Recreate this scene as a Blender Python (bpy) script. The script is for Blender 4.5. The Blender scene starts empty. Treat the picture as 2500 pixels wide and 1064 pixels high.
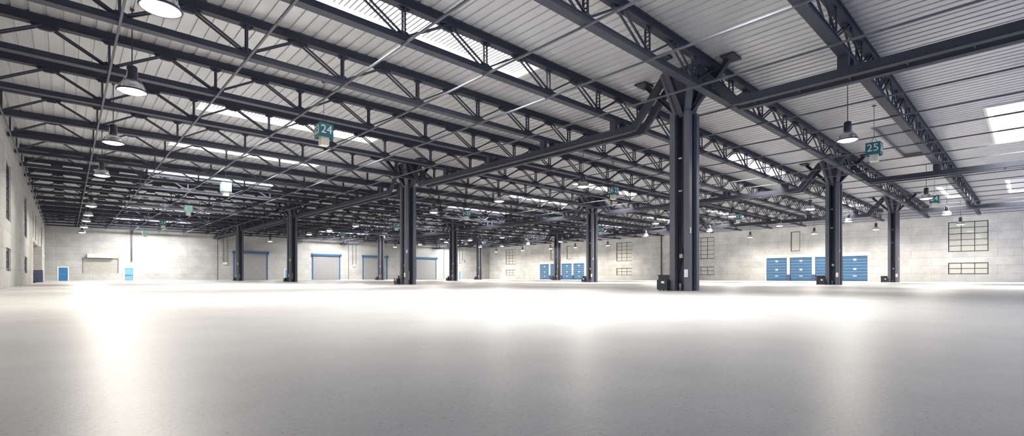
import bpy, math, random
from mathutils import Vector, Matrix
random.seed(7)
SC = bpy.context.scene
COL = SC.collection
PI = math.pi

# ------------------------------------------------------------------ layout (metres)
CAM_Z = 0.64
XL, XR = -2.48, 88.96            # left wall, right wall
YN, YB = -12.0, 105.6            # near open end, end wall
Z_WALL = 9.06                    # top of the concrete panels
Z_DECK = 10.12                   # roof deck
Z_CH = 8.60                      # underside of the bottom chords
TRUSS_Y = [19.52 + 4.962 * j for j in range(-3, 18)]
ROD_X = [-2.28] + [-2.376 + 3.604 * i for i in range(1, 25)]
COLX = [20.96, 45.6, 70.2]
COLY = [10.93, 35.4, 63.2, 87.5]
SKY_X = [(5.15, 15.7), (37.8, 48.4), (67.3, 77.9)]
SKY_Y = [(-0.3, 1.8), (4.75, 6.9), (14.75, 16.85), (29.65, 31.9), (39.6, 41.9), (52.9, 55.0), (68.0, 70.3), (83.2, 85.4), (98.2, 100.4)]

# ------------------------------------------------------------------ materials
def mat(name):
    m = bpy.data.materials.new(name); m.use_nodes = True
    nt = m.node_tree
    return m, nt, nt.nodes['Principled BSDF']
def N(nt, t, **kw):
    n = nt.nodes.new(t)
    for k, v in kw.items():
        if k in n.inputs: n.inputs[k].default_value = v
        else: setattr(n, k, v)
    return n
def plain(name, col, rough=0.5, metal=0.0, var=0.08, scale=3.0, spec=0.5, bump=0.0):
    m, nt, b = mat(name)
    tc = N(nt, 'ShaderNodeTexCoord')
    no = N(nt, 'ShaderNodeTexNoise', Scale=scale, Detail=3.0)
    nt.links.new(tc.outputs['Object'], no.inputs['Vector'])
    r = N(nt, 'ShaderNodeValToRGB')
    r.color_ramp.elements[0].color = [c * (1 - var) for c in col] + [1]
    r.color_ramp.elements[1].color = [min(1, c * (1 + var)) for c in col] + [1]
    r.color_ramp.elements[0].position = .3; r.color_ramp.elements[1].position = .7
    nt.links.new(no.outputs['Fac'], r.inputs['Fac'])
    nt.links.new(r.outputs['Color'], b.inputs['Base Color'])
    b.inputs['Roughness'].default_value = rough
    b.inputs['Metallic'].default_value = metal
    b.inputs['Specular IOR Level'].default_value = spec
    return m
def glow(name, col, strength):
    m, nt, b = mat(name)
    b.inputs['Base Color'].default_value = (.8, .8, .78, 1)
    b.inputs['Emission Color'].default_value = (*col, 1)
    b.inputs['Emission Strength'].default_value = strength
    return m
def concrete_wall(name, axis, shift, offset, k=1.0):
    """cast panels 4.4 x 1.09 m: joints, mottling and pin holes"""
    m, nt, b = mat(name)
    L = nt.links.new
    tc = N(nt, 'ShaderNodeTexCoord'); sp = N(nt, 'ShaderNodeSeparateXYZ'); cb = N(nt, 'ShaderNodeCombineXYZ')
    L(tc.outputs['Object'], sp.inputs[0])
    ad = N(nt, 'ShaderNodeMath', operation='ADD'); ad.inputs[1].default_value = shift
    L(sp.outputs[axis], ad.inputs[0]); L(ad.outputs[0], cb.inputs[0]); L(sp.outputs['Z'], cb.inputs[1])
    br = N(nt, 'ShaderNodeTexBrick')
    br.offset = offset; br.squash = 1.0
    br.inputs['Scale'].default_value = 1.0
    br.inputs['Mortar Size'].default_value = .016
    br.inputs['Mortar Smooth'].default_value = .3
    br.inputs['Brick Width'].default_value = 4.38
    br.inputs['Row Height'].default_value = 1.10
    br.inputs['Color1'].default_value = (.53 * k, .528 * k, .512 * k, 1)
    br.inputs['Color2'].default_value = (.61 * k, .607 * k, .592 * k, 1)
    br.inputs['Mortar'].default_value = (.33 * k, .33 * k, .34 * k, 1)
    L(cb.outputs[0], br.inputs['Vector'])
    n1 = N(nt, 'ShaderNodeTexNoise', Scale=.55, Detail=6.0, Roughness=.62)
    n2 = N(nt, 'ShaderNodeTexNoise', Scale=6.0, Detail=4.0, Roughness=.6)
    L(tc.outputs['Object'], n1.inputs['Vector']); L(tc.outputs['Object'], n2.inputs['Vector'])
    r1 = N(nt, 'ShaderNodeMapRange'); r1.inputs[1].default_value = .3; r1.inputs[2].default_value = .7; r1.inputs[3].default_value = .80; r1.inputs[4].default_value = 1.08
    r2 = N(nt, 'ShaderNodeMapRange'); r2.inputs[1].default_value = .3; r2.inputs[2].default_value = .7; r2.inputs[3].default_value = .94; r2.inputs[4].default_value = 1.04
    L(n1.outputs['Fac'], r1.inputs[0]); L(n2.outputs['Fac'], r2.inputs[0])
    mu = N(nt, 'ShaderNodeMath', operation='MULTIPLY'); L(r1.outputs[0], mu.inputs[0]); L(r2.outputs[0], mu.inputs[1])
    vm = N(nt, 'ShaderNodeVectorMath', operation='SCALE'); L(br.outputs['Color'], vm.inputs[0]); L(mu.outputs[0], vm.inputs['Scale'])
    L(vm.outputs[0], b.inputs['Base Color'])
    b.inputs['Roughness'].default_value = .75
    bp = N(nt, 'ShaderNodeBump', Strength=.25, Distance=.02)
    L(n2.outputs['Fac'], bp.inputs['Height']); L(bp.outputs[0], b.inputs['Normal'])
    return m
def floor_mat():
    m, nt, b = mat('polished_concrete_floor')
    L = nt.links.new
    tc = N(nt, 'ShaderNodeTexCoord')
    def noise(s, d, r=.55, vec=None):
        n = N(nt, 'ShaderNodeTexNoise', Scale=s, Detail=d, Roughness=r)
        L(vec or tc.outputs['Object'], n.inputs['Vector']); return n
    big = noise(.09, 5); mid = noise(.9, 6, .62); fine = noise(38, 4, .7)
    pit = noise(42, 3, .6)
    def rng(src, a, c, lo, hi):
        r = N(nt, 'ShaderNodeMapRange'); r.inputs[1].default_value = a; r.inputs[2].default_value = c
        r.inputs[3].default_value = lo; r.inputs[4].default_value = hi; L(src, r.inputs[0]); return r.outputs[0]
    def mul(a, c):
        x = N(nt, 'ShaderNodeMath', operation='MULTIPLY'); L(a, x.inputs[0]); L(c, x.inputs[1]); return x.outputs[0]
    v = mul(mul(rng(big.outputs['Fac'], 0, 1, .76, 1.2), rng(mid.outputs['Fac'], 0, 1, .76, 1.22)), rng(fine.outputs['Fac'], .2, .8, .80, 1.16))
    v = mul(v, rng(pit.outputs['Fac'], .29, .36, .40, 1.0))     # little pits
    vm = N(nt, 'ShaderNodeVectorMath', operation='SCALE'); vm.inputs[0].default_value = FLOOR_COL
    L(v, vm.inputs['Scale']); L(vm.outputs[0], b.inputs['Base Color'])
    L(rng(big.outputs['Fac'], 0, 1, .31, .43), b.inputs['Roughness'])
    b.inputs['IOR'].default_value = 1.33
    b.inputs['Specular IOR Level'].default_value = .5
    bp = N(nt, 'ShaderNodeBump', Strength=.22, Distance=.004)
    L(fine.outputs['Fac'], bp.inputs['Height'])
    L(bp.outputs[0], b.inputs['Normal'])
    return m
FLOOR_COL = (.37, .366, .366)
M = {}
M['steel'] = plain('dark_painted_steel', (.041, .045, .063), .6, 0, .10, 1.2, .35)
M['steel2'] = plain('column_paint', (.10, .105, .127), .5, 0, .08, .8)
M['rod'] = plain('tie_rod_steel', (.12, .125, .145), .7, spec=.3)
M['deck'] = plain('galvanised_deck', (.47, .47, .49), .36, .25, .04, .6)
M['fascia'] = plain('grey_cladding', (.48, .48, .52), .5)
M['white'] = plain('white_paint', (.82, .82, .79), .5)
M['frame_white'] = plain('skylight_frame', (.66, .66, .62), .55)
M['sky'] = glow('skylight_sheet', (1.0, .985, .95), 2.6)
M['sky_closed'] = plain('closed_rooflight', (.20, .20, .225), .5)
M['bar'] = plain('skylight_rib', (.22, .22, .24), .5)
M['lampglow'] = glow('lamp_glass', (1.0, .95, .84), 12.0)
M['chrome'] = plain('spun_aluminium', (.78, .78, .80), .26, .85, .03)
M['ballast'] = plain('lamp_housing', (.035, .037, .055), .4)
M['teal'] = plain('teal_sign', (.025, .16, .185), .45)
M['teal_lit'] = plain('lit_teal_sign', (.42, .74, .66), .45)  # pale copy of the teal, bright light on the left signs put into colour
M['signwhite'] = plain('sign_digit', (.85, .88, .86), .5)
M['cream'] = plain('cream_box', (.72, .68, .58), .5)
M['blue'] = plain('blue_door', (.025, .17, .40), .35, 0, .06)
M['blue2'] = plain('dock_door_blue', (.065, .185, .36), .4, 0, .08, .8)
M['blue_pale'] = plain('pale_blue_door', (.14, .32, .52), .4)
M['blue_trim'] = plain('roller_door_blue', (.02, .10, .25), .4)
M['navy'] = plain('navy_guard', (.035, .045, .13), .5)
M['violet'] = plain('violet_guard', (.12, .12, .30), .5)
M['shutter'] = plain('grey_shutter', (.34, .34, .35), .5, .1, .05)
M['shutter_l'] = plain('beige_shutter', (.36, .355, .33), .5)
M['mullion'] = plain('dark_window_frame', (.018, .018, .028), .4)
M['pane'] = plain('obscured_glass', (.74, .74, .68), .06, 0, .02)
M['offwhite'] = plain('offwhite_door', (.68, .67, .62), .5)
M['cabinet'] = plain('black_cabinet', (.022, .022, .032), .45)
M['label'] = plain('white_plate', (.70, .71, .69), .5)
M['cable'] = plain('black_cable', (.03, .032, .045), .5)
M['pipe'] = plain('grey_conduit', (.13, .13, .16), .4)
M['jbox'] = plain('grey_junction_box', (.30, .31, .35), .5)
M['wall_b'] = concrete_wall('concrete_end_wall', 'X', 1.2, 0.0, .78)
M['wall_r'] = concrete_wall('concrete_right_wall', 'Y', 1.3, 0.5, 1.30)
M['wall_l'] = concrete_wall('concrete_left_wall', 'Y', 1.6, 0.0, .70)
M['floor'] = floor_mat()

# ------------------------------------------------------------------ mesh builder
class MB:
    def __init__(s): s.v = []; s.f = []
    def quad(s, *p):
        i = len(s.v); s.v += [tuple(q) for q in p]; s.f.append(tuple(range(i, i + len(p)))); return s
    def hexa(s, c8):
        i = len(s.v); s.v += [tuple(q) for q in c8]
        for a in ((0, 3, 2, 1), (4, 5, 6, 7), (0, 1, 5, 4), (1, 2, 6, 5), (2, 3, 7, 6), (3, 0, 4, 7)):
            s.f.append(tuple(i + k for k in a))
        return s
    def box(s, x0, x1, y0, y1, z0, z1):
        return s.hexa([(x0, y0, z0), (x1, y0, z0), (x1, y1, z0), (x0, y1, z0), (x0, y0, z1), (x1, y0, z1), (x1, y1, z1), (x0, y1, z1)])
    def bar(s, p0, p1, w, h, up=(0, 0, 1)):
        p0, p1 = Vector(p0), Vector(p1); d = (p1 - p0).normalized()
        sd = d.cross(Vector(up))
        if sd.length < 1e-4: sd = Vector((1, 0, 0))
        sd.normalize(); u = sd.cross(d)
        sd *= w / 2; u *= h / 2
        return s.hexa([p0 - sd - u, p0 + sd - u, p1 + sd - u, p1 - sd - u, p0 - sd + u, p0 + sd + u, p1 + sd + u, p1 - sd + u])
    def ibeam(s, p0, p1, w, h, t=.03, up=(0, 0, 1)):
        p0, p1 = Vector(p0), Vector(p1); d = (p1 - p0).normalized()
        sd = d.cross(Vector(up)); sd.normalize(); u = sd.cross(d)
        s.bar(p0 + u * (h / 2 - t / 2), p1 + u * (h / 2 - t / 2), w, t, up)
        s.bar(p0 - u * (h / 2 - t / 2), p1 - u * (h / 2 - t / 2), w, t, up)
        return s.bar(p0, p1, t, h - 2 * t, up)
    def tube(s, pts, r, n=8, cap=True):
        pts = [Vector(p) for p in pts]; rings = []
        for k, p in enumerate(pts):
            d = (pts[min(k + 1, len(pts) - 1)] - pts[max(k - 1, 0)]).normalized()
            a = d.cross(Vector((0, 0, 1)))
            if a.length < 1e-3: a = Vector((1, 0, 0))
            a.normalize(); b = d.cross(a)
            i = len(s.v); rings.append(i)
            for q in range(n):
                t = 2 * PI * q / n
                s.v.append(tuple(p + (a * math.cos(t) + b * math.sin(t)) * r))
        for a, b in zip(rings, rings[1:]):
            for q in range(n): s.f.append((a + q, a + (q + 1) % n, b + (q + 1) % n, b + q))
        if cap:
            s.f.append(tuple(rings[0] + q for q in range(n))[::-1]); s.f.append(tuple(rings[-1] + q for q in range(n)))
        return s
    def lathe(s, prof, n=24, c=(0, 0, 0)):
        i = len(s.v)
        for r, z in prof:
            for q in range(n):
                t = 2 * PI * q / n; s.v.append((c[0] + r * math.cos(t), c[1] + r * math.sin(t), c[2] + z))
        for k in range(len(prof) - 1):
            for q in range(n):
                a = i + k * n; s.f.append((a + q, a + (q + 1) % n, a + n + (q + 1) % n, a + n + q))
        return s
    def prism(s, poly, a, b):
        """poly in XZ, extruded from y=a to y=b"""
        n = len(poly); i = len(s.v)
        s.v += [(x, a, z) for x, z in poly] + [(x, b, z) for x, z in poly]
        s.f.append(tuple(i + k for k in range(n))); s.f.append(tuple(i + n + k for k in range(n))[::-1])
        for k in range(n): s.f.append((i + k, i + n + k, i + n + (k + 1) % n, i + (k + 1) % n))
        return s
    def build(s, name, m, parent=None, smooth=False):
        me = bpy.data.meshes.new(name); me.from_pydata(s.v, [], s.f); me.validate()
        import bmesh
        bm = bmesh.new(); bm.from_mesh(me); bmesh.ops.recalc_face_normals(bm, faces=bm.faces); bm.to_mesh(me); bm.free()
        if smooth:
            for p in me.polygons: p.use_smooth = True
        me.materials.append(M[m] if isinstance(m, str) else m)
        o = bpy.data.objects.new(name, me); COL.objects.link(o)
        if parent is not None: o.parent = parent
        return o
def empty(name, loc=(0, 0, 0), rz=0):
    o = bpy.data.objects.new(name, None); COL.objects.link(o); o.location = loc; o.rotation_euler = (0, 0, rz)
    o.empty_display_size = .3
    return o
def tag(o, label, cat, group=None, kind=None):
    o['label'] = label; o['category'] = cat
    if group: o['group'] = group
    if kind: o['kind'] = kind
    return o
KIDS = {}
def kids(o):
    return list(o.children)
def copy_tree(o, parent=None):
    c = o.copy(); COL.objects.link(c)
    if parent is not None: c.parent = parent
    for ch in kids(o): copy_tree(ch, c)
    return c
ORD = ['first', 'second', 'third', 'fourth', 'fifth', 'sixth', 'seventh', 'eighth', 'ninth', 'tenth', 'eleventh', 'twelfth', 'thirteenth',
       'fourteenth', 'fifteenth', 'sixteenth', 'seventeenth', 'eighteenth', 'nineteenth', 'twentieth', 'twenty-first', 'twenty-second', 'twenty-third', 'twenty-fourth', 'twenty-fifth']

# ------------------------------------------------------------------ floor and deck
o = MB().box(XL - .4, XR + .4, YN, YB + .4, -.3, 0).build('floor', 'floor')
tag(o, 'smooth pale grey polished concrete floor of the empty hall', 'floor', kind='structure')

def deck():
    mb = MB(); P = .453; x = XL - .3
    ys = sorted(set([YN, YB + .3] + [a for s in SKY_Y for a in s]))
    prof = [(0, 0), (.325, 0), (.34, .045), (.438, .045), (.453, 0)]
    while x < XR + .3:
        xc = x + P / 2
        insky = next((k for k, (a, b) in enumerate(SKY_X) if a < xc < b), None)
        for y0, y1 in zip(ys, ys[1:]):
            if insky is not None and any(a <= y0 and y1 <= b for a, b in SKY_Y[1 if insky == 0 else 0:]): continue
            for (a, za), (b, zb) in zip(prof, prof[1:]):
                mb.quad((x + a, y0, Z_DECK + za), (x + b, y0, Z_DECK + zb), (x + b, y1, Z_DECK + zb), (x + a, y1, Z_DECK + za))
        x += P
    # weather skin above
    for y0, y1 in zip(ys, ys[1:]):
        xs = sorted([XL - .4, XR + .4] + [v for s in SKY_X for v in s])
        for x0, x1 in zip(xs, xs[1:]):
            k = next((k for k, (a, b) in enumerate(SKY_X) if a <= x0 and x1 <= b), None)
            if k is not None and any(a <= y0 and y1 <= b for a, b in SKY_Y[1 if k == 0 else 0:]): continue
            mb.quad((x0, y0, Z_DECK + .2), (x1, y0, Z_DECK + .2), (x1, y1, Z_DECK + .2), (x0, y1, Z_DECK + .2))
    o = mb.build('ceiling', 'deck')
    tag(o, 'ribbed grey metal roof deck over the trusses', 'ceiling', kind='structure')
deck()

# ------------------------------------------------------------------ walls with openings
def wall(name, axis, pos, out, u0, u1, z0, z1, holes, m, label, depth=.35, hole_depth=None):
    """axis 'x': wall runs along X at y=pos; 'y': runs along Y at x=pos. out=+1/-1 away from the room."""
    mb = MB()
    def P(u, z, d=0): return (u, pos + out * d, z) if axis == 'x' else (pos + out * d, u, z)
    us = sorted(set([u0, u1] + [h[0] for h in holes] + [h[1] for h in holes]))
    zs = sorted(set([z0, z1] + [h[2] for h in holes] + [h[3] for h in holes]))
    for a, b in zip(us, us[1:]):
        for c, d in zip(zs, zs[1:]):
            if any(h[0] <= a and b <= h[1] and h[2] <= c and d <= h[3] for h in holes): continue
            mb.quad(P(a, c), P(b, c), P(b, d), P(a, d))
    for h in holes:
        a, b, c, d = h[:4]; D = depth
        mb.quad(P(a, c), P(a, d), P(a, d, D), P(a, c, D)); mb.quad(P(b, c), P(b, d), P(b, d, D), P(b, c, D))
        mb.quad(P(a, d), P(b, d), P(b, d, D), P(a, d, D)); mb.quad(P(a, c), P(b, c), P(b, c, D), P(a, c, D))
    mb.quad(P(u0 - .3, z0, depth), P(u1 + .3, z0, depth), P(u1 + .3, z1, depth), P(u0 - .3, z1, depth))
    mb.quad(P(u0, z1), P(u1, z1), P(u1, z1, depth), P(u0, z1, depth))
    o = mb.build(name, m)
    return tag(o, label, 'wall', kind='structure')

# openings: (u0,u1,z0,z1)
R_WIN = [(94.87, 98.7, 4.03, 8.1, 2, 5), (94.87, 98.7, 1.0, 2.53, 2, 2), (58.4, 62.3, 4.05, 8.1, 2, 5), (58.4, 62.3, 1.0, 2.55, 2, 2),
         (40.5, 44.4, 4.05, 8.1, 2, 5), (40.5, 44.4, 1.0, 2.55, 2, 2), (3.95, 7.9, 4.05, 8.1, 2, 5), (3.95, 7.9, 1.0, 2.55, 2, 2),
         (80.45, 82.0, 4.88, 8.05, 0, 1), (75.25, 76.7, 4.9, 8.08, 0, 1), (26.1, 27.5, 4.88, 8.15, 0, 1)]
R_DOCK = [(71.0, 85.9, 0, 4.42), (16.7, 31.55, 0, 4.42)]
R_DOOR = [(88.3, 89.6, 0, 2.53), (34.05, 35.35, 0, 2.53)]
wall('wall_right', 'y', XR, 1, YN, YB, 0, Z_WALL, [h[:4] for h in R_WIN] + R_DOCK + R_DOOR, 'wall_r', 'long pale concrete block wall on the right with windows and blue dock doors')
B_DOOR = [(-1.0, .23, 0, 2.2), (7.25, 8.55, 0, 2.22), (33.3, 34.4, 0, 2.22), (78.0, 78.75, 0, 2.22)]
B_SHUT = [(2.0, 6.43, 1.25, 3.7)]
B_ROLL = [(23.93, 29.91), (39.01, 44.98), (50.53, 56.59), (64.63, 70.65)]
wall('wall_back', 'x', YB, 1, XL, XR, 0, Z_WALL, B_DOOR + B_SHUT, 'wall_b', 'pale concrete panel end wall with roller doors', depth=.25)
L_WIN = [(39.07, 42.3, 3.92, 7.33, 1, 5), (39.07, 42.3, .97, 2.32, 1, 2), (55.3, 58.5, 3.92, 7.33, 1, 5), (55.3, 58.5, .95, 2.32, 1, 2),
         (68.1, 69.8, 4.6, 7.4, 0, 1), (73.4, 75.3, 4.62, 7.4, 0, 1), (90.8, 93.8, 4.9, 7.5, 0, 1)]
L_REC = [(65.9, 80.4, 0, 4.3)]
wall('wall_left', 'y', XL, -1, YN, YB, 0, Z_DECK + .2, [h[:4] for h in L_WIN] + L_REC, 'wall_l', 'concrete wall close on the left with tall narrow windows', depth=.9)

# ribbed fascia above the concrete on the end and right walls
def fascia(name, axis, pos, out, u0, u1, label):
    mb = MB(); z = Z_WALL
    while z < Z_DECK + .15:
        if axis == 'x':
            mb.box(u0, u1, pos - .02 if out > 0 else pos, pos + .05, z, z + .2); mb.box(u0, u1, pos - .10, pos, z + .2, z + .3)
        else:
            mb.box(pos - .02, pos + .05, u0, u1, z, z + .2); mb.box(pos - .10, pos, u0, u1, z + .2, z + .3)
        z += .3
    tag(mb.build(name, 'fascia'), label, 'cladding', kind='structure')
fascia('trim_1', 'x', YB, 1, XL, XR, 'grey ribbed cladding band above the end wall')
fascia('trim_2', 'y', XR, 1, YN, YB, 'grey ribbed cladding band above the right wall')
for k, x in enumerate((21.16, 47.08, 73.17)):
    o = MB().box(x - .06, x + .06, YB - .05, YB - .002, 0, Z_WALL).build('trim_%d' % (k + 3), 'pipe')
    tag(o, 'thin dark upright joint strip on the end wall, %s from the left' % ORD[k], 'trim', kind='structure')
def wall_base(k, axis, a, b, pos, label):
    mb = MB()
    if axis == 'x': mb.box(a, b, pos - .03, pos - .002, 0, .12)
    else: mb.box(pos - .03, pos - .002, a, b, 0, .12)
    tag(mb.build(k, 'fascia'), label, 'baseboard', kind='structure')
sp = [XL, -1.1, .33, 7.15, 8.65, 23.7, 30.1, 33.2, 34.5, 38.8, 45.2, 50.3, 56.8, 64.4, 70.9, 77.9, 78.85, XR]
mb = MB()
for a, b in zip(sp[::2], sp[1::2]): mb.box(a, b, YB - .03, YB - .002, 0, .12)
tag(mb.build('baseboard_back', 'fascia'), 'low grey base strip along the end wall', 'baseboard', kind='structure')

# ------------------------------------------------------------------ windows
WN = [0]
def window(axis, pos, out, u0, u1, z0, z1, nv, nh, label, d0=.12, t=.09):
    WN[0] += 1
    r = empty('window_%d' % WN[0], (pos if axis == 'y' else (u0 + u1) / 2, (u0 + u1) / 2 if axis == 'y' else pos, z0))
    w = (u1 - u0); h = z1 - z0
    f = MB(); g = MB()
    def B(mb, a, b, c, d, e0, e1):
        e0, e1 = sorted((out * e0, out * e1))
        if axis == 'y': mb.box(e0, e1, a - w / 2, b - w / 2, c, d)
        else: mb.box(a - w / 2, b - w / 2, e0, e1, c, d)
    B(f, 0, w, 0, t, d0, d0 + .08); B(f, 0, w, h - t, h, d0, d0 + .08)
    B(f, 0, t, t, h - t, d0, d0 + .08); B(f, w - t, w, t, h - t, d0, d0 + .08)
    fo = f.build('window_frame', 'mullion', r)
    if nv or nh > 1:
        m = MB()
        for k in range(1, nv + 1): B(m, w * k / (nv + 1) - .032, w * k / (nv + 1) + .032, t, h - t, d0 + .01, d0 + .07)
        for k in range(1, nh): B(m, t, w - t, h * k / nh - .032, h * k / nh + .032, d0 + .01, d0 + .07)
        m.build('glazing_bars', 'mullion', fo)
    B(g, t, w - t, t, h - t, d0 + .05, d0 + .06)
    g.build('pane', 'pane', r)
    tag(r, label, 'window', kind='structure')
rl = ['tall black-gridded window far along the right wall beside the end corner', 'low black-gridded window far along the right wall beside the end corner',
      'tall black-gridded window in the right wall, between the two groups of dock doors', 'low black-gridded window in the right wall, between the two groups of dock doors',
      'tall gridded window just right of the nearest column', 'low gridded window just right of the nearest column',
      'largest-looking tall black-framed window at the right edge, with lamp reflections', 'low black-framed window at the right edge of the picture',
      'narrow upright window partly hidden by a far column above the far dock doors', 'narrow upright window above the far dock doors, right of the far column', 'narrow dark-framed upright window above the near dock doors']
for h, l in zip(R_WIN, rl): window('y', XR, 1, *h, l)
ll = ['nearest tall window in the left wall', 'nearest low window in the left wall', 'second tall window along the left wall', 'second low window along the left wall',
      'first bright slit window above the recess in the left wall', 'second bright slit window above the recess in the left wall', 'farthest slit window in the left wall by the end corner']
for h, l in zip(L_WIN, ll): window('y', XL, -1, h[0], h[1], h[2], h[3], 2 if h[4] else 0, h[5], l, d0=.09, t=.18)

# ------------------------------------------------------------------ doors
DN = [0]
def door_id():
    DN[0] += 1; return 'door_%d' % DN[0]
def exit_door(x0, x1, z1, m, label):
    r = empty(door_id(), ((x0 + x1) / 2, YB, 0)); w = x1 - x0
    MB().box(-w / 2 + .07, w / 2 - .07, .03, .09, .01, z1 - .07).build('door_leaf', m, r)
    f = MB().box(-w / 2 - .06, -w / 2 + .07, -.03, .12, 0, z1 + .05).box(w / 2 - .07, w / 2 + .06, -.03, .12, 0, z1 + .05).box(-w / 2 + .07, w / 2 - .07, -.03, .12, z1 - .07, z1 + .05)
    f.build('door_frame', 'white', r)
    p = MB().bar((-w / 2 + .16, -.03, .98), (w / 2 - .16, -.03, .98), .06, .08).box(-w / 2 + .14, -w / 2 + .2, -.04, .04, .93, 1.03).box(w / 2 - .2, w / 2 - .14, -.04, .04, .93, 1.03)
    p.build('push_bar', 'blue_pale', r)
    tag(r, label, 'door', kind='structure')
exit_door(-1.0, .23, 2.2, 'blue', 'bright blue exit door in the left part of the end wall, left of the wide shutter')
exit_door(7.25, 8.55, 2.22, 'blue_pale', 'paler blue exit door right of the wide shutter in the end wall')
exit_door(33.3, 34.4, 2.22, 'blue_pale', 'blue exit door mostly hidden behind a column between two roller doors')
exit_door(78.0, 78.75, 2.22, 'blue_pale', 'narrow pale blue door near the right end of the end wall')
def roller_door(x0, x1, label):
    r = empty(door_id(), ((x0 + x1) / 2, YB, 0)); w = (x1 - x0) / 2
    c = MB(); z = .06
    while z < 5.3:
        c.box(-w + .12, w - .12, -.10, -.04, z, z + .085); c.box(-w + .12, w - .12, -.06, -.04, z + .085, z + .12); z += .12
    c.build('slat_curtain', 'shutter', r)
    MB().box(-w + .12, w - .12, -.13, -.03, 0, .07).build('bottom_bar', 'blue_trim', r)
    for s in (-1, 1):
        MB().box(s * w - .10, s * w + .10, -.16, -.005, 0, 5.4).build('side_guide', 'blue_trim', r)
    h = MB().box(-w - .12, w + .12, -.42, -.005, 5.25, 5.62)
    h.build('hood', 'blue_trim', r)
    for s in (-1, 1):
        MB().box(s * (w + .18) - .06, s * (w + .18) + .06, -.48, -.005, 5.18, 5.70).build('end_bracket', 'blue_trim', r)
    tag(r, label, 'roller door', kind='structure')
roller_door(*B_ROLL[0], 'grey roller door with blue hood, leftmost of four, behind the far left column')
roller_door(*B_ROLL[1], 'grey roller door with blue hood, second from the left, fully in view')
roller_door(*B_ROLL[2], 'grey roller door with blue hood, third from the left, partly behind a thin column')
roller_door(*B_ROLL[3], 'grey roller door with blue hood, rightmost of four')
# wide counter shutter
r = empty(door_id(), (4.21, YB, 1.25)); c = MB(); z = 0
while z < 2.4:
    c.box(-2.2, 2.2, .05, .10, z, z + .10); c.box(-2.2, 2.2, .06, .10, z + .10, z + .13); z += .13
c.build('slat_curtain', 'shutter_l', r)
MB().box(-2.3, -2.21, -.02, .1, 0, 2.45).box(2.21, 2.3, -.02, .1, 0, 2.45).box(-2.3, 2.3, -.06, .1, 2.42, 2.5).build('side_guide', 'pipe', r)
MB().box(-1.7, 1.6, -.55, -.005, 2.55, 3.15).build('housing', 'white', r)
tag(r, 'wide beige closed counter shutter with a white housing in the end wall', 'shutter', kind='structure')
# plain off-white doors in the right wall
for (a, b, c, d), l in zip(R_DOOR, ('off-white door in the right wall beside the far dock doors', 'off-white door in the right wall left of the near dock doors')):
    r = empty(door_id(), (XR, (a + b) / 2, 0)); w = (b - a) / 2
    MB().box(.05, .10, -w + .05, w - .05, 0.01, d - .05).build('door_leaf', 'offwhite', r)
    MB().box(.0, .14, -w, -w + .05, 0, d).box(.0, .14, w - .05, w, 0, d).box(-.04, .14, -w - .05, w + .05, d - .05, d + .02).build('door_frame', 'offwhite', r)
    MB().bar((.02, w - .2, 1.0), (.02, w - .34, 1.0), .03, .03).build('door_handle', 'mullion', r)
    tag(r, l, 'door', kind='structure')
# dock doors: one white surround per group, each sectional door a thing
def dock(y0, y1, ztop, lab, labs):
    fr = MB()
    n = 4; full = y1 - y0
    post = .55; w = (full - .30 * 2 - post * 3) / 4
    zt = 3.80
    fr.box(-.04, .20, -full / 2, full / 2, zt + .04, ztop)
    fr.box(-.04, .20, -full / 2, -full / 2 + .26, 0, zt + .04).box(-.04, .20, full / 2 - .26, full / 2, 0, zt + .04)
    r = empty('trim_%d' % (6 + (y0 > 50)), (XR, (y0 + y1) / 2, 0))
    fr.build('surround', 'white', r)
    MB().box(-.10, -.04, -full / 2 - .05, full / 2 + .05, ztop - .08, ztop + .03).build('drip_ledge', 'white', r)
    ys = []
    y = -full / 2 + .30
    for k in range(n):
        ys.append((y, y + w))
        y += w
        if k < 3:
            MB().box(-.16, .20, y + .06, y + post - .06, 1.02, zt + .04).build('door_post', 'white', r)
            MB().box(-.18, .20, y + .04, y + post - .04, 0, 1.02).build('post_guard', 'violet', r)
            y += post
    tag(r, lab, 'door surround', kind='structure')
    for k, (a, b) in enumerate(ys):
        d = empty(door_id(), (XR, (y0 + y1) / 2 + (a + b) / 2, 0)); h = (b - a) / 2
        for q in range(8):
            z = .04 + q * .47
            MB().box(.02, .08, -h, h, z, z + .435).build('door_section', 'blue2', d)
        s = MB()
        for q in range(1, 8): s.box(.035, .07, -h, h, .04 + q * .47 - .036, .04 + q * .47 + .001)
        s.build('joint_strips', 'white', d)
        for z, hh, ww in ((3.12, .32, .40), (1.68, .32, .40), (.68, .17, .52)):
            MB().box(.0, .02, -ww / 2, ww / 2, z, z + hh).build('door_plate', 'label', d)
        tag(d, labs[k], 'dock door', kind='structure')
dock(16.7, 31.55, 4.40, 'white surround of the near group of four blue dock doors',
     ['rightmost blue sectional door of the near dock group', 'third blue sectional door of the near dock group, partly behind a column', 'second blue sectional door from the left in the near dock group', 'leftmost blue sectional door of the near dock group'])
dock(71.0, 85.9, 4.40, 'white surround of the far group of four blue dock doors',
     ['rightmost blue sectional door of the far dock group', 'third blue sectional door of the far dock group', 'second blue sectional door of the far dock group, behind a thin column', 'leftmost blue sectional door of the far dock group'])
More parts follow.
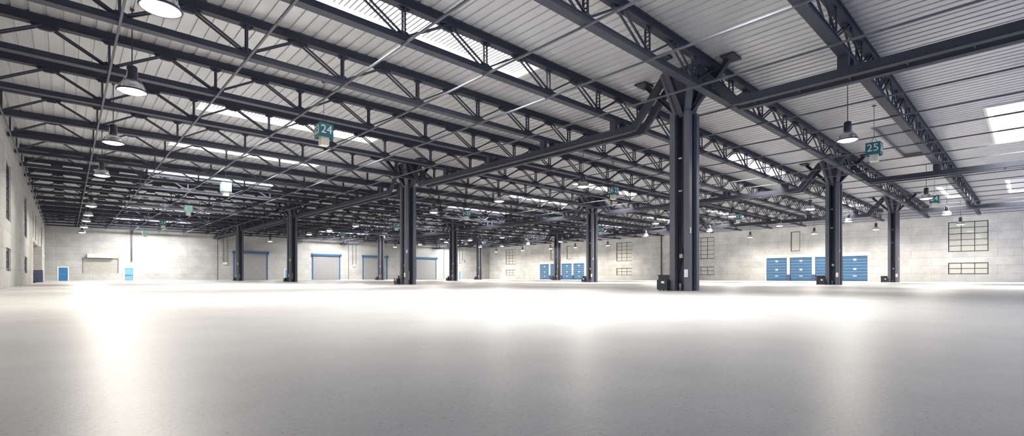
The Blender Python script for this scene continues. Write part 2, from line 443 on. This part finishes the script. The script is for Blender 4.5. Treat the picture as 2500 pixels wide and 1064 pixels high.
# recess in the left wall with a striped navy guard
r = empty('dock_guard', (XL, 80.4, 0))
MB().box(-.8, .35, -.02, .6, 1.35, 4.3).build('upper_panel', 'wall_l', r)
g = MB(); z = 0
while z < 1.3:
    g.box(-.8, .42, -.06, .6, z, z + .135); z += .185
g.build('guard_slats', 'navy', r)
MB().box(-.79, .40, -.02, .58, 0, 1.35).build('guard_backing', 'shutter', r)
tag(r, 'concrete-grey pier with a navy striped guard at its foot by the left wall', 'dock guard', kind='structure')
tag(MB().box(XL - .02, XL + .10, 65.7, 65.9, 0, 4.3).build('trim_8', 'white'), 'white upright edge strip at the left wall recess', 'trim', kind='structure')
tag(MB().lathe([(0, -.09), (.09, -.06), (.12, 0), (.09, .06), (0, .09)], 12).build('wall_light', 'white', smooth=True), 'small round white fitting on the left wall near the end corner', 'wall light').location = (XL + .3, 95.5, 3.6)
bpy.data.objects['wall_light'].location = (XL + .125, 95.5, 3.6)

# ------------------------------------------------------------------ trusses
TX0, TX1 = XL + .03, 86.0
def make_truss():
    """spans along X, local y = 0 on the truss plane, absolute z"""
    r = empty('roof_truss', (0, 0, 0))
    b = MB().box(TX0, TX1, -.17, .17, Z_CH, Z_CH + .03).box(TX0, TX1, -.13, .13, Z_CH + .03, Z_CH + .19).box(TX0, TX1, -.16, .16, Z_CH + .19, Z_CH + .22)
    b.build('bottom_chord', 'steel', r)
    t = MB().box(TX0, TX1 - .5, -.16, .16, 9.80, 9.83).box(TX0, TX1 - .5, -.09, .09, 9.83, 10.08).box(TX0, TX1 - .5, -.17, .17, 10.08, 10.115)
    t.build('top_chord', 'steel', r)
    zb, zt = Z_CH + .22, 9.80
    # shared part meshes
    v = MB()
    for s in (-1, 1): v.box(-.035, .035, s * .09 - .025, s * .09 + .025, zb, zt)
    z = zb + .12
    while z < zt - .1: v.box(-.02, .02, -.07, .07, z, z + .03); z += .16
    vo = v.build('vertical_strut', 'steel', r)
    up = MB(); dn = MB(); H = 1.802
    for s in (-1, 1):
        up.bar((.08, s * .10, zb + .02), (H - .1, s * .10, zt - .02), .055, .065, (0, 1, 0))
        dn.bar((.1, s * .10, zt - .02), (H - .08, s * .10, zb + .02), .055, .065, (0, 1, 0))
    uo = up.build('diagonal_brace', 'steel', r); do = dn.build('diagonal_brace', 'steel', r)
    gt = MB().prism([(-.40, zt + .02), (.40, zt + .02), (.34, zt - .08), (.14, zt - .17), (-.14, zt - .17), (-.34, zt - .08)], -.06, .06).build('gusset_plate', 'steel', r)
    gb = MB().prism([(-.36, zb - .02), (.36, zb - .02), (.30, zb + .07), (.10, zb + .17), (-.10, zb + .17), (-.30, zb + .07)], -.06, .06).build('gusset_plate', 'steel', r)
    gm = MB().prism([(-.26, zt + .02), (.26, zt + .02), (.12, zt - .11), (-.12, zt - .11)], -.06, .06).build('gusset_plate', 'steel', r)
    protos = (vo, uo, do, gt, gb, gm)
    def put(p, x, first):
        if p.name not in used: used.add(p.name); q = p
        else: q = p.copy(); COL.objects.link(q)
        q.location = (x, 0, 0)
    used = set()
    for i in range(0, 25):
        x = -2.376 + 3.604 * i
        if x + .3 > TX1 - .5: break
        if i == 0: put(vo, TX0 + .1, 0)
        else: put(vo, x, 0); put(gb, x, 0); put(gm, x, 0)
        if x + H < TX1 - .6:
            put(uo, x, 0); put(gt, x + H, 0)
            if x + 2 * H < TX1 - .4: put(do, x + H, 0)
    return r
bpy.context.view_layer.update()
truss = make_truss()
near = 'lattice roof truss %s'
nT = len(TRUSS_Y)
for k, y in enumerate(TRUSS_Y):
    t = truss if k == 0 else copy_tree(truss)
    t.location = (0, y, 0)
    if k == 0: s = 'nearest the camera, at the top right'
    elif k < nT / 2: s = '%s counted from the camera' % ORD[k]
    elif k == nT - 1: s = 'farthest, close against the end wall'
    else: s = '%s counted back from the end wall' % ORD[nT - 1 - k]
    tag(t, 'dark ' + near % s, 'roof truss', 'roof trusses across the hall')

# ------------------------------------------------------------------ tie rods
for k, x in enumerate(ROD_X):
    mb = MB().bar((x, -7, Z_CH - .035), (x, YB - .1, Z_CH - .035), .065, .065)
    o = mb.build('tie_rod', 'rod')
    s = 'leftmost, along the left wall' if k == 0 else ('%s from the left wall' % ORD[k] if k < 13 else ('rightmost, nearest the right wall' if k == 24 else '%s from the right wall' % ORD[24 - k]))
    tag(o, 'thin lengthwise tie rod under the roof trusses, ' + s, 'tie rod', 'tie rods under the trusses')

# ------------------------------------------------------------------ columns
def make_column():
    """four square corner posts tied by recessed web plates, spreading capital with four strut arms"""
    c = empty('steel_column', (0, 0, 0))
    a, h, ZT = .35, .128, 8.13
    for sx in (-1, 1):
        for sy in (-1, 1):
            m = MB().box(sx * a - h, sx * a + h, sy * a - h, sy * a + h, 0, ZT)
            m.build('corner_post', 'steel2', c)
    for sg in (-1, 1):
        MB().box(sg * .18 - .02, sg * .18 + .02, -a - .02, a + .02, 0, ZT - .04).build('web_plate', 'steel', c)
        MB().box(-a - .02, a + .02, sg * .18 - .02, sg * .18 + .02, 0, ZT - .04).build('web_plate', 'steel', c)
    cap = MB(); zb, zt = ZT - .05, 10.0
    b, t = .24, .70
    q0 = [Vector(v) for v in ((-b, -b, zb), (b, -b, zb), (b, b, zb), (-b, b, zb))]; q1 = [Vector(v) for v in ((-t, -t, zt), (t, -t, zt), (t, t, zt), (-t, t, zt))]
    k_ = .82
    for k in range(4):
        p, q, r_, w = q0[k], q0[(k + 1) % 4], q1[(k + 1) % 4], q1[k]
        f = lambda v: Vector((v.x * k_, v.y * k_, v.z))
        cap.quad(f(p), f(q), f(r_), f(w))
    cap.quad(*q0)
    cap.box(-.30, .30, -.30, .30, ZT - .02, ZT + .10)
    cap.build('capital', 'steel', c)
    for k in range(4): MB().bar(q0[k], q1[k], .28, .22).build('capital_leg', 'steel2', c)
    for sx in (-1, 1):
        for sy in (-1, 1):
            ux, uy = (sx, 0) if sx == sy else (0, sy)
            p0 = Vector((ux * .18, uy * .18, 8.05)); p1 = Vector((ux * 1.95, uy * 2.0, 10.0))
            MB().ibeam(p0, p1, .22, .22, .035).build('strut_arm', 'steel', c)
            d = Vector((ux, uy, 0)); n = Vector((-d.y, d.x, 0)); ce = d * 2.05
            pts = [ce + d * a_ + n * b_ for a_, b_ in ((-.22, -.42), (.34, -.42), (.34, .42), (-.22, .42))]
            MB().hexa([(p.x, p.y, 10.03) for p in pts] + [(p.x, p.y, 10.11) for p in pts]).build('arm_head', 'steel', c)
    # services in the recess facing the camera side
    x = -.235
    for k, dy in enumerate((.03, .08, .13)):
        pts = [(x, dy, 7.9), (x, dy, 3.2), (x - .01, dy + .05, 2.6), (x, .05 - .02 * k, 1.95), (x - .05, .0 - .03 * k, 1.62)]
        if k < 2: pts += [(x - .04, .02 + .03 * k, 1.45), (x, .12 + .04 * k, 1.0), (x, .12 + .04 * k, .7), (x - .04, .03 + .03 * k, .3)]
        MB().tube(pts, .02, 8).build('cable', 'cable', c, True)
    MB().box(-.36, -.20, -.10, .06, 1.50, 1.68).build('junction_box', 'jbox', c)
    MB().tube([(x - .06, .04, 0), (x - .06, .04, .34)], .065, 12).build('conduit_stub', 'pipe', c, True)
    for z in (4.55, 6.05):
        for dy in (.03, .08, .13): MB().box(-.262, -.20, dy - .022, dy + .022, z, z + .07).build('cable_clip', 'label', c)
    MB().box(-.512, -.50, -.43, -.25, .62, .97).build('label_plate', 'label', c)
    MB().box(-.46, -.36, -.512, -.50, 2.60, 2.86).build('label_plate', 'label', c)
    MB().box(-.20, .0, -.23, -.20, .38, 1.1).build('label_plate', 'shutter', c)
    return c
def make_cabinet():
    c = empty('electrical_cabinet', (0, 0, 0))
    cbd = MB().box(-.78, -.30, -.10, .42, .05, .50).build('cabinet_body', 'cabinet', c)
    rc = MB().box(-.30, .08, .04, .62, .0, .70).build('rear_cabinet', 'cabinet', c)
    MB().box(-.33, .11, .02, .65, .70, .73).build('lid', 'cabinet', rc)
    MB().box(-.792, -.781, .04, .19, .34, .44).build('label_plate', 'label', cbd)
    for y in (-.02, .16, .34): MB().box(-.77, -.68, y - .03, y + .03, 0, .05).build('foot', 'jbox', cbd)
    return c
GRID = []
rat = {(0, 0): .5213, (0, 1): 1.692, (0, 2): 3.035, (0, 3): 4.235, (1, 0): .2397, (1, 1): .776, (1, 2): 1.385, (1, 3): 1.917, (2, 0): .1554, (2, 2): .892, (2, 3): 1.240}
clab = {(0, 0): 'nearest and tallest steel column, right of centre', (0, 1): 'steel column left of centre, second in the left column line', (0, 2): 'slim steel column, third in the left column line',
        (0, 3): 'farthest column of the left line, in front of the leftmost roller door', (1, 0): 'steel column in front of the near blue dock doors', (1, 1): 'steel column right beside the far blue dock doors',
        (1, 2): 'thin far column right of the rightmost roller door', (1, 3): 'thin far column in front of the third roller door', (2, 0): 'rightmost steel column, between dock doors and the large window',
        (2, 2): 'slim column standing in front of the far dock doors', (2, 3): 'farthest thin column beside the corner of the end wall'}
col0 = cab0 = None
for (i, j), lab in clab.items():
    y = COLY[j]; x = COLX[i]
    # keep the column on its grid line, nudge along x to the surveyed spot
    x = max(COLX[i] - .35, min(COLX[i] + .35, y / rat[(i, j)]))
    if col0 is None: c = col0 = make_column()
    else: c = copy_tree(col0)
    c.location = (x, y, 0)
    tag(c, 'dark grey cross-shaped ' + lab if not lab.startswith(('nearest', 'steel', 'slim', 'thin')) else 'dark grey ' + lab, 'column', 'steel columns')
    if cab0 is None: k = cab0 = make_cabinet()
    else: k = copy_tree(cab0)
    k.location = (x, y + .54, 0)
    tag(k, 'black electrical cabinet by the ' + lab.split(',')[0].replace(' in front of', ' before').replace('steel ', '').replace('standing ', '').replace('farthest thin', 'farthest'), 'cabinet', 'electrical cabinets')
    GRID.append((x, y))

# ------------------------------------------------------------------ girders
def make_girder(ya, yb, posts):
    """one span of the paired box girder; local origin at x of the line"""
    r = empty('girder', (0, 0, 0))
    zc = 7.99; hh = .31
    sides = []
    for s in (-1, 1):
        x = s * .385
        m = MB()
        pts = []
        if ya is not None: pts += [(x, ya + .85, 9.88), (x, ya + 2.42, zc)]
        else: pts += [(x, -8, zc)]
        if yb is not None: pts += [(x, yb - 2.42, zc), (x, yb - .85, 9.88)]
        else: pts += [(x, YB - .05, zc)]
        W = .22
        sec = []
        for q, p in enumerate(pts):
            p = Vector(p)
            d0 = (p - Vector(pts[q - 1])).normalized() if q else None
            d1 = (Vector(pts[q + 1]) - p).normalized() if q < len(pts) - 1 else None
            if d0 is None: d = d1; k = 1
            elif d1 is None: d = d0; k = 1
            else: d = (d0 + d1).normalized(); k = 1 / max(.4, d.dot(d0))
            n = Vector((0, -d.z, d.y)) * hh / 2 * k
            sec.append([p + Vector((-W / 2, 0, 0)) - n, p + Vector((W / 2, 0, 0)) - n, p + Vector((W / 2, 0, 0)) + n, p + Vector((-W / 2, 0, 0)) + n])
        for A_, B_ in zip(sec, sec[1:]): m.hexa(A_ + B_)
        # lips top and bottom
        y0 = ya + 2.6 if ya is not None else -8; y1 = yb - 2.6 if yb is not None else YB - .05
        m.box(x - .14, x + .14, y0, y1, zc - hh / 2 - .02, zc - hh / 2)
        g = m.build('girder_channel', 'steel', r)
    y = (ya + 3.2) if ya is not None else -7
    yend = (yb - 3) if yb is not None else YB - 1
    while y < yend:
        MB().box(-.28, .28, y - .03, y + .03, zc - .10, zc - .04).build('batten_plate', 'steel', r); y += 1.65
    for y in posts:
        for s in (-1, 1):
            MB().box(s * .385 - .12, s * .385 + .12, y - .17, y + .17, zc - hh / 2 + .01, Z_CH).build('truss_post', 'steel', r)
    return r
glab = ['left column line', 'middle column line', 'right column line']
for i, gx in enumerate(COLX):
    xs = [None] + COLY + [None]
    for k in range(5):
        ya, yb = xs[k], xs[k + 1]
        lo = ya + 2.4 if ya is not None else -8; hi = yb - 2.9 if yb is not None else YB - 1
        posts = [y for y in TRUSS_Y if lo < y < hi]
        g = make_girder(ya, yb, posts); g.location = (gx, 0, 0)
        s = ('nearest span', 'between its nearest two columns', 'between its second and third columns', 'between its third and fourth columns', 'ending at the end wall')[k]
        tag(g, 'dark twin-channel girder of the %s, %s' % (glab[i], s), 'girder', 'girders along the column lines')

# ------------------------------------------------------------------ skylights
def skylight(x0, x1, y0, y1, lit, label, bars=True):
    r = empty('skylight', ((x0 + x1) / 2, (y0 + y1) / 2, Z_DECK)); w = (x1 - x0) / 2; h = (y1 - y0) / 2
    f = MB()
    e = .10
    f.box(-w - e, -w + .02, -h - e, h + e, -.05, .24).box(w - .02, w + e, -h - e, h + e, -.05, .24)
    f.box(-w + .02, w - .02, -h - e, -h + .02, -.05, .24).box(-w + .02, w - .02, h - .02, h + e, -.05, .24)
    f.build('skylight_frame', 'frame_white' if lit else 'sky_closed', r)
    MB().box(-w, w, -h, h, .15, .19).build('skylight_sheet', 'sky' if lit else 'sky_closed', r)
    if lit and bars:
        b = MB(); x = -w + .19
        while x < w - .1:
            b.box(x - .026, x + .026, -h + .02, h - .22, .125, .15); x += .19
        b.build('sheet_ribs', 'bar', r)
    tag(r, label, 'skylight', 'skylights in the roof deck')
rowname = ['nearest row', 'second row', 'third row', 'fourth row', 'fifth row', 'sixth row', 'seventh row', 'eighth row', 'farthest row, by the end wall']
colname = ['left bay', 'middle bay', 'right bay']
for i, (a, b) in enumerate(SKY_X):
    for j, (c, d) in enumerate(SKY_Y):
        if i == 0 and j < 1: continue
        lit = not (i == 1 and j == 1)
        lab = ('bright ribbed skylight in the %s of the roof, %s' if lit else 'dull grey closed rooflight in the %s of the roof, %s') % (colname[i], rowname[j])
        skylight(a, b, c, d, lit, lab)
        if lit:          # daylight entering through the sheet
            L = bpy.data.lights.new('daylight', 'AREA'); L.shape = 'RECTANGLE'; L.size = b - a - .1; L.size_y = d - c - .1
            L.energy = 1150 if j < 8 else 2300
            L.color = (1.0, .975, .92); L.spread = math.radians(105)
            if j == 8: L.energy = 3000; L.spread = math.radians(160)
            if (i, j) == (0, 1): L.energy = 1000; L.spread = math.radians(95)
            lo = bpy.data.objects.new('daylight', L); COL.objects.link(lo); lo.location = ((a + b) / 2, (c + d) / 2, Z_DECK + .07)

# ------------------------------------------------------------------ lamps
def make_lamp():
    r = empty('high_bay_lamp', (0, 0, 0))
    prof = [(.425, 0), (.43, .05), (.415, .06), (.40, .12), (.36, .22), (.28, .31), (.20, .365), (.16, .38)]
    rf = MB().lathe(prof, 32).build('reflector', 'chrome', r, True)
    MB().lathe([(.405, .02), (.33, -.03), (.18, -.065), (.0001, -.075)], 32).build('lamp_glass', 'lampglow', rf, True)
    rim = MB().lathe([(.44, -.01), (.46, .01), (.44, .05), (.42, .05), (.42, -.01), (.44, -.01)], 32).build('rim', 'ballast', rf, True)
    MB().lathe([(.0001, .36), (.15, .36), (.155, .38), (.155, .86), (.12, .90), (.0001, .90)], 20).build('ballast_housing', 'ballast', r, True)
    for k in range(4):
        a = PI / 4 + k * PI / 2; c, s = math.cos(a), math.sin(a)
        MB().tube([(c * .44, s * .44, .03), (c * .42, s * .42, .2), (c * .33, s * .33, .34), (c * .21, s * .21, .47), (c * .2, s * .2, .72), (c * .15, s * .15, .72)], .011, 6).build('bracket_rod', 'chrome', r, True)
    L = Z_DECK - LAMP_Z
    MB().tube([(0, 0, .9), (0, 0, L)], .018, 8).build('suspension_rod', 'ballast', r)
    MB().box(-.06, .06, -.06, .06, L - .05, L).build('ceiling_clip', 'ballast', r)
    return r
LAMP_Z = 7.21
LAMPS = [(1.7, 14.54, 'hanging lamp cut off by the top edge, nearest of the left row'), (1.71, 21.71, 'second hanging lamp of the left row, left of the tall truss bays'),
 (1.69, 30.69, 'third hanging lamp of the left row'), (1.7, 41.1, 'fourth hanging lamp of the left row'), (1.7, 59.64, 'fifth hanging lamp of the left row'),
 (1.72, 68.64, 'sixth hanging lamp of the left row'), (1.72, 75.92, 'seventh hanging lamp of the left row'), (1.72, 85.45, 'eighth hanging lamp of the left row'),
 (1.72, 95.9, 'farthest hanging lamp of the left row, by the end wall'),
 (27.64, 6.06, 'large hanging lamp left of the near sign reading 25'), (53.04, 6.08, 'hanging lamp just left of the sign reading 24 at the right'),
 (68.19, 6.17, 'hanging lamp right of the sign reading 24'), (82.5, 6.17, 'hanging lamp in front of the big right window'),
 (27.7, 31.6, 'hanging lamp right of the second left-line column, upper'), (27.65, 41.68, 'hanging lamp close right of the second left-line column, lower'),
 (27.6, 59.8, 'hanging lamp above the sign reading 26 23 left of centre'), (27.5, 68.0, 'hanging lamp left of that above the second roller door'),
 (27.7, 76.39, 'hanging lamp just right of the third left-line column'), (27.8, 96.32, 'hanging lamp above the leftmost roller door'),
 (53.4, 95.84, 'far hanging lamp just left of the second left-line column'), (53.35, 85.52, 'far hanging lamp above the rightmost roller door'),
 (53.1, 75.88, 'far hanging lamp left of the thin column by the rightmost roller door'), (53.5, 68.97, 'far hanging lamp right of the thin column by the rightmost roller door'),
 (67.1, 82.9, 'far hanging lamp beside the farthest thin column'), (53.68, 60.46, 'hanging lamp above the far corner, upper of two'),
 (68.7, 77.4, 'hanging lamp above the far corner, lower of two'), (83.24, 96.12, 'hanging lamp in front of the end corner of the right wall'),
 (83.5, 86.39, 'hanging lamp right of the farthest tall gridded window'), (68.35, 69.11, 'hanging lamp under the far sign reading 24 25'),
 (83.47, 76.95, 'hanging lamp in front of the narrow window above the far dock doors'), (68.28, 60.35, 'hanging lamp in front of the column at the far dock doors'),
 (84.0, 69.87, 'hanging lamp right of the narrow window above the far dock doors'), (83.6, 60.71, 'hanging lamp left of the tall window between the dock groups'),
 (68.27, 42.2, 'hanging lamp lower left of the nearest column'), (53.55, 31.7, 'hanging lamp directly left of the nearest column, upper'),
 (68.13, 31.69, 'hanging lamp directly right of the nearest column'), (53.31, 22.28, 'hanging lamp beside the sign reading 25 in the middle distance'),
 (83.37, 31.86, 'small hanging lamp right of the tall window beside the nearest column'), (67.66, 22.23, 'hanging lamp above the near dock doors, left'),
 (83.75, 22.63, 'small hanging lamp above the leftmost near dock doors'), (53.09, 14.69, 'hanging lamp left of the column at the near dock doors'),
 (68.21, 14.84, 'hanging lamp right of the column at the near dock doors'), (82.67, 14.8, 'small hanging lamp left of the rightmost column'),
 (27.68, 22.28, 'hanging lamp left of the sign reading 26 23')]
lamp0 = make_lamp()
for k, (x, y, l) in enumerate(LAMPS):
    o = lamp0 if k == 0 else copy_tree(lamp0)
    o.location = (x, y, LAMP_Z)
    tag(o, 'lit chrome ' + l, 'lamp', 'high bay lamps hanging from the roof')
    L = bpy.data.lights.new('lamp_light', 'AREA'); L.shape = 'DISK'; L.size = .8; L.energy = 330; L.color = (1.0, .94, .82); L.spread = math.radians(165)
    lo = bpy.data.objects.new('lamp_light', L); COL.objects.link(lo); lo.location = (x, y, LAMP_Z - .09)

# ------------------------------------------------------------------ numbered signs
def digits(txt, parent, loc, rot, size, m):
    cu = bpy.data.curves.new('number', 'FONT'); cu.body = txt; cu.size = size; cu.align_x = 'CENTER'; cu.align_y = 'CENTER'; cu.extrude = .004; cu.offset = 0
    t = bpy.data.objects.new('number_tmp', cu); COL.objects.link(t)
    dg = bpy.context.evaluated_depsgraph_get()
    me = bpy.data.meshes.new_from_object(t.evaluated_get(dg)); me.name = 'sign_number'
    bpy.data.objects.remove(t); bpy.data.curves.remove(cu)
    me.materials.clear(); me.materials.append(M[m])
    o = bpy.data.objects.new('sign_number', me); COL.objects.link(o); o.parent = parent; o.location = loc; o.rotation_euler = rot
    return o
SZ = 7.70; A2 = .335
def sign(x, y, nx, ny, nE, nN, m, label, dm='signwhite'):
    r = empty('hanging_sign', (x, y, SZ))
    b = MB(); t = .02
    b.box(-A2, A2, -A2, -A2 + t, -A2, A2).box(-A2, A2, A2 - t, A2, -A2, A2).box(-A2, -A2 + t, -A2 + t, A2 - t, -A2, A2).box(A2 - t, A2, -A2 + t, A2 - t, -A2, A2).box(-A2 + t, A2 - t, -A2 + t, A2 - t, A2 - t, A2)
    box = b.build('sign_box', m, r)
    MB().box(-.19, .19, -.19, .19, -.68, -.24).build('lower_box', 'cream', r)
    e = A2 + .006
    digits(nx, box, (-e, 0, .02), (PI / 2, 0, -PI / 2), .56, dm)
    digits(ny, box, (0, -e, .02), (PI / 2, 0, 0), .56, dm)
    digits(nE, box, (e, 0, .02), (PI / 2, 0, PI / 2), .56, dm)
    digits(nN, box, (0, e, .02), (PI / 2, 0, PI), .56, dm)
    for sx in (-1, 1):
        for sy in (-1, 1):
            MB().tube([(sx * .2, sy * .2, A2), (0, 0, A2 + .32)], .009, 6).build('hanger_wire', 'rod', r)
    MB().tube([(0, 0, A2 + .3), (0, 0, Z_DECK - SZ)], .014, 6).build('suspension_rod', 'rod', r)
    MB().box(-.08, .08, -.08, .08, Z_DECK - SZ - .04, Z_DECK - SZ).build('ceiling_clip', 'steel', r)
    tag(r, label, 'sign', 'numbered cube signs')
seq = ['23', '24', '25', '26']
def S(x, y, left, m, label, dm='signwhite'):
    k = seq.index(left); sign(x, y, left, seq[(k + 1) % 4], seq[(k + 2) % 4], seq[(k + 3) % 4], m, label, dm)
S(9.2, 23.43, '23', 'teal', 'large teal cube sign reading 23 and 24, hanging at the left')
S(9.21, 43.16, '26', 'teal_lit', 'teal cube sign coloured as brightly lit, reading 23, behind the large 23 24 sign')
S(9.3, 59.61, '25', 'teal_lit', 'blank-looking teal cube sign coloured as brightly lit, between the signs 23 and 24', 'teal_lit')  # digits take the pale box colour, number painted as washed out by light
S(9.3, 77.5, '23', 'teal', 'small teal cube sign reading 24 above the far left wall')
S(9.23, 96.49, '26', 'teal_lit', 'farthest teal cube sign coloured as brightly lit, right of the far lamps at the left')
S(32.86, 5.97, '25', 'teal', 'large dark teal cube sign reading 25 at the upper right')
S(58.18, 6.08, '24', 'teal', 'dark teal cube sign reading 24 near the right wall')
S(33.12, 23.51, '26', 'teal', 'teal cube sign reading 26 and 23 right of centre')
S(58.31, 23.66, '25', 'teal', 'teal cube sign reading 25 right of the nearest column')
S(32.93, 43.1, '24', 'teal', 'teal cube sign reading 24 and 25 near the middle')
S(33.22, 59.24, '25', 'teal', 'teal cube sign reading 25 and 26 left of the second left-line column')
S(33.41, 77.14, '26', 'teal', 'small teal cube sign reading 26 and 23 above the second roller door')
S(33.31, 96.76, '25', 'teal', 'far teal cube sign beside the third left-line column')
S(58.8, 44.0, '23', 'teal', 'teal cube sign just right of the column at the far dock doors')
S(58.8, 59.9, '24', 'teal', 'small teal cube sign above the farthest tall gridded window')
S(58.37, 76.54, '23', 'teal', 'small teal cube sign above the rightmost roller door')

# ------------------------------------------------------------------ conduits and wall bits
def conduit(x, y, z0, z1, r, m, label, name='conduit_pipe'):
    o = MB().tube([(0, 0, 0), (0, 0, z1 - z0)], r, 10).build(name, m, None, True); o.location = (x, y, z0)
    return tag(o, label, 'pipe', 'drop pipes')
conduit(8.24, YB - .18, 3.3, Z_DECK, .10, 'pipe', 'grey drop pipe on the end wall above the paler blue door')
conduit(22.1, YB - .14, 3.45, Z_WALL, .05, 'pipe', 'left of two thin pipes beside the leftmost roller door')
conduit(22.75, YB - .14, 3.45, Z_WALL, .05, 'pipe', 'right of two thin pipes beside the leftmost roller door')
conduit(48.0, YB - .14, 3.5, Z_WALL, .05, 'pipe', 'left of two thin pipes between the second and third roller doors')
conduit(48.8, YB - .14, 3.5, Z_WALL, .05, 'pipe', 'right of two thin pipes between the second and third roller doors')
conduit(78.2, YB - .14, 4.9, Z_WALL, .05, 'pipe', 'left of two thin pipes near the right end of the end wall')
conduit(79.2, YB - .14, 4.9, Z_WALL, .05, 'pipe', 'right of two thin pipes near the right end of the end wall')
conduit(XR - .14, 51.3, 0, Z_WALL, .09, 'mullion', 'dark downpipe on the right wall left of the nearest column')
for x, l in ((22.4, 'white switch box below the pipe pair by the leftmost roller door'), (48.4, 'white switch box below the pipe pair between the middle roller doors')):
    o = MB().box(-.35, .35, -.18, 0, -.22, .22).build('switch_box', 'label'); o.location = (x, YB - .002, 3.22); tag(o, l, 'switch box')
o = MB().box(-.30, .30, -.16, 0, -.18, .18).build('switch_box', 'jbox'); o.location = (78.5, YB - .002, 4.5); tag(o, 'grey switch box near the right end of the end wall', 'switch box')
o = MB().box(-.06, .06, -.12, 0, -.25, .25).build('wall_speaker', 'mullion'); o.location = (80.0, YB - .002, 4.9); tag(o, 'small dark upright fitting on the bright right part of the end wall', 'wall fitting')

# ------------------------------------------------------------------ world, camera, colour
w = bpy.data.worlds.new('world'); SC.world = w; w.use_nodes = True
bg = w.node_tree.nodes['Background']; bg.inputs[0].default_value = (.52, .61, 1.0, 1); bg.inputs[1].default_value = .8
cam = bpy.data.cameras.new('camera'); co = bpy.data.objects.new('camera', cam); COL.objects.link(co)
co.location = (0, 0, CAM_Z); co.rotation_euler = (PI / 2, 0, -math.radians(42.77))
cam.sensor_width = 36.0; cam.sensor_fit = 'HORIZONTAL'; cam.lens = 36.0 * 1176 / 2500
cam.shift_y = (675.5 - 532) / 2500
cam.clip_start = .05; cam.clip_end = 400
SC.camera = co
vs = SC.view_settings
vs.view_transform = 'Standard'; vs.look = 'None'; vs.gamma = 1.0; vs.use_curve_mapping = False; vs.exposure = 1.1
cy = SC.cycles
cy.use_denoising = True; cy.use_adaptive_sampling = False; cy.max_bounces = 6; cy.diffuse_bounces = 5; cy.glossy_bounces = 4
cy.sample_clamp_indirect = 8.0; cy.use_light_tree = True; cy.caustics_reflective = False; cy.caustics_refractive = False
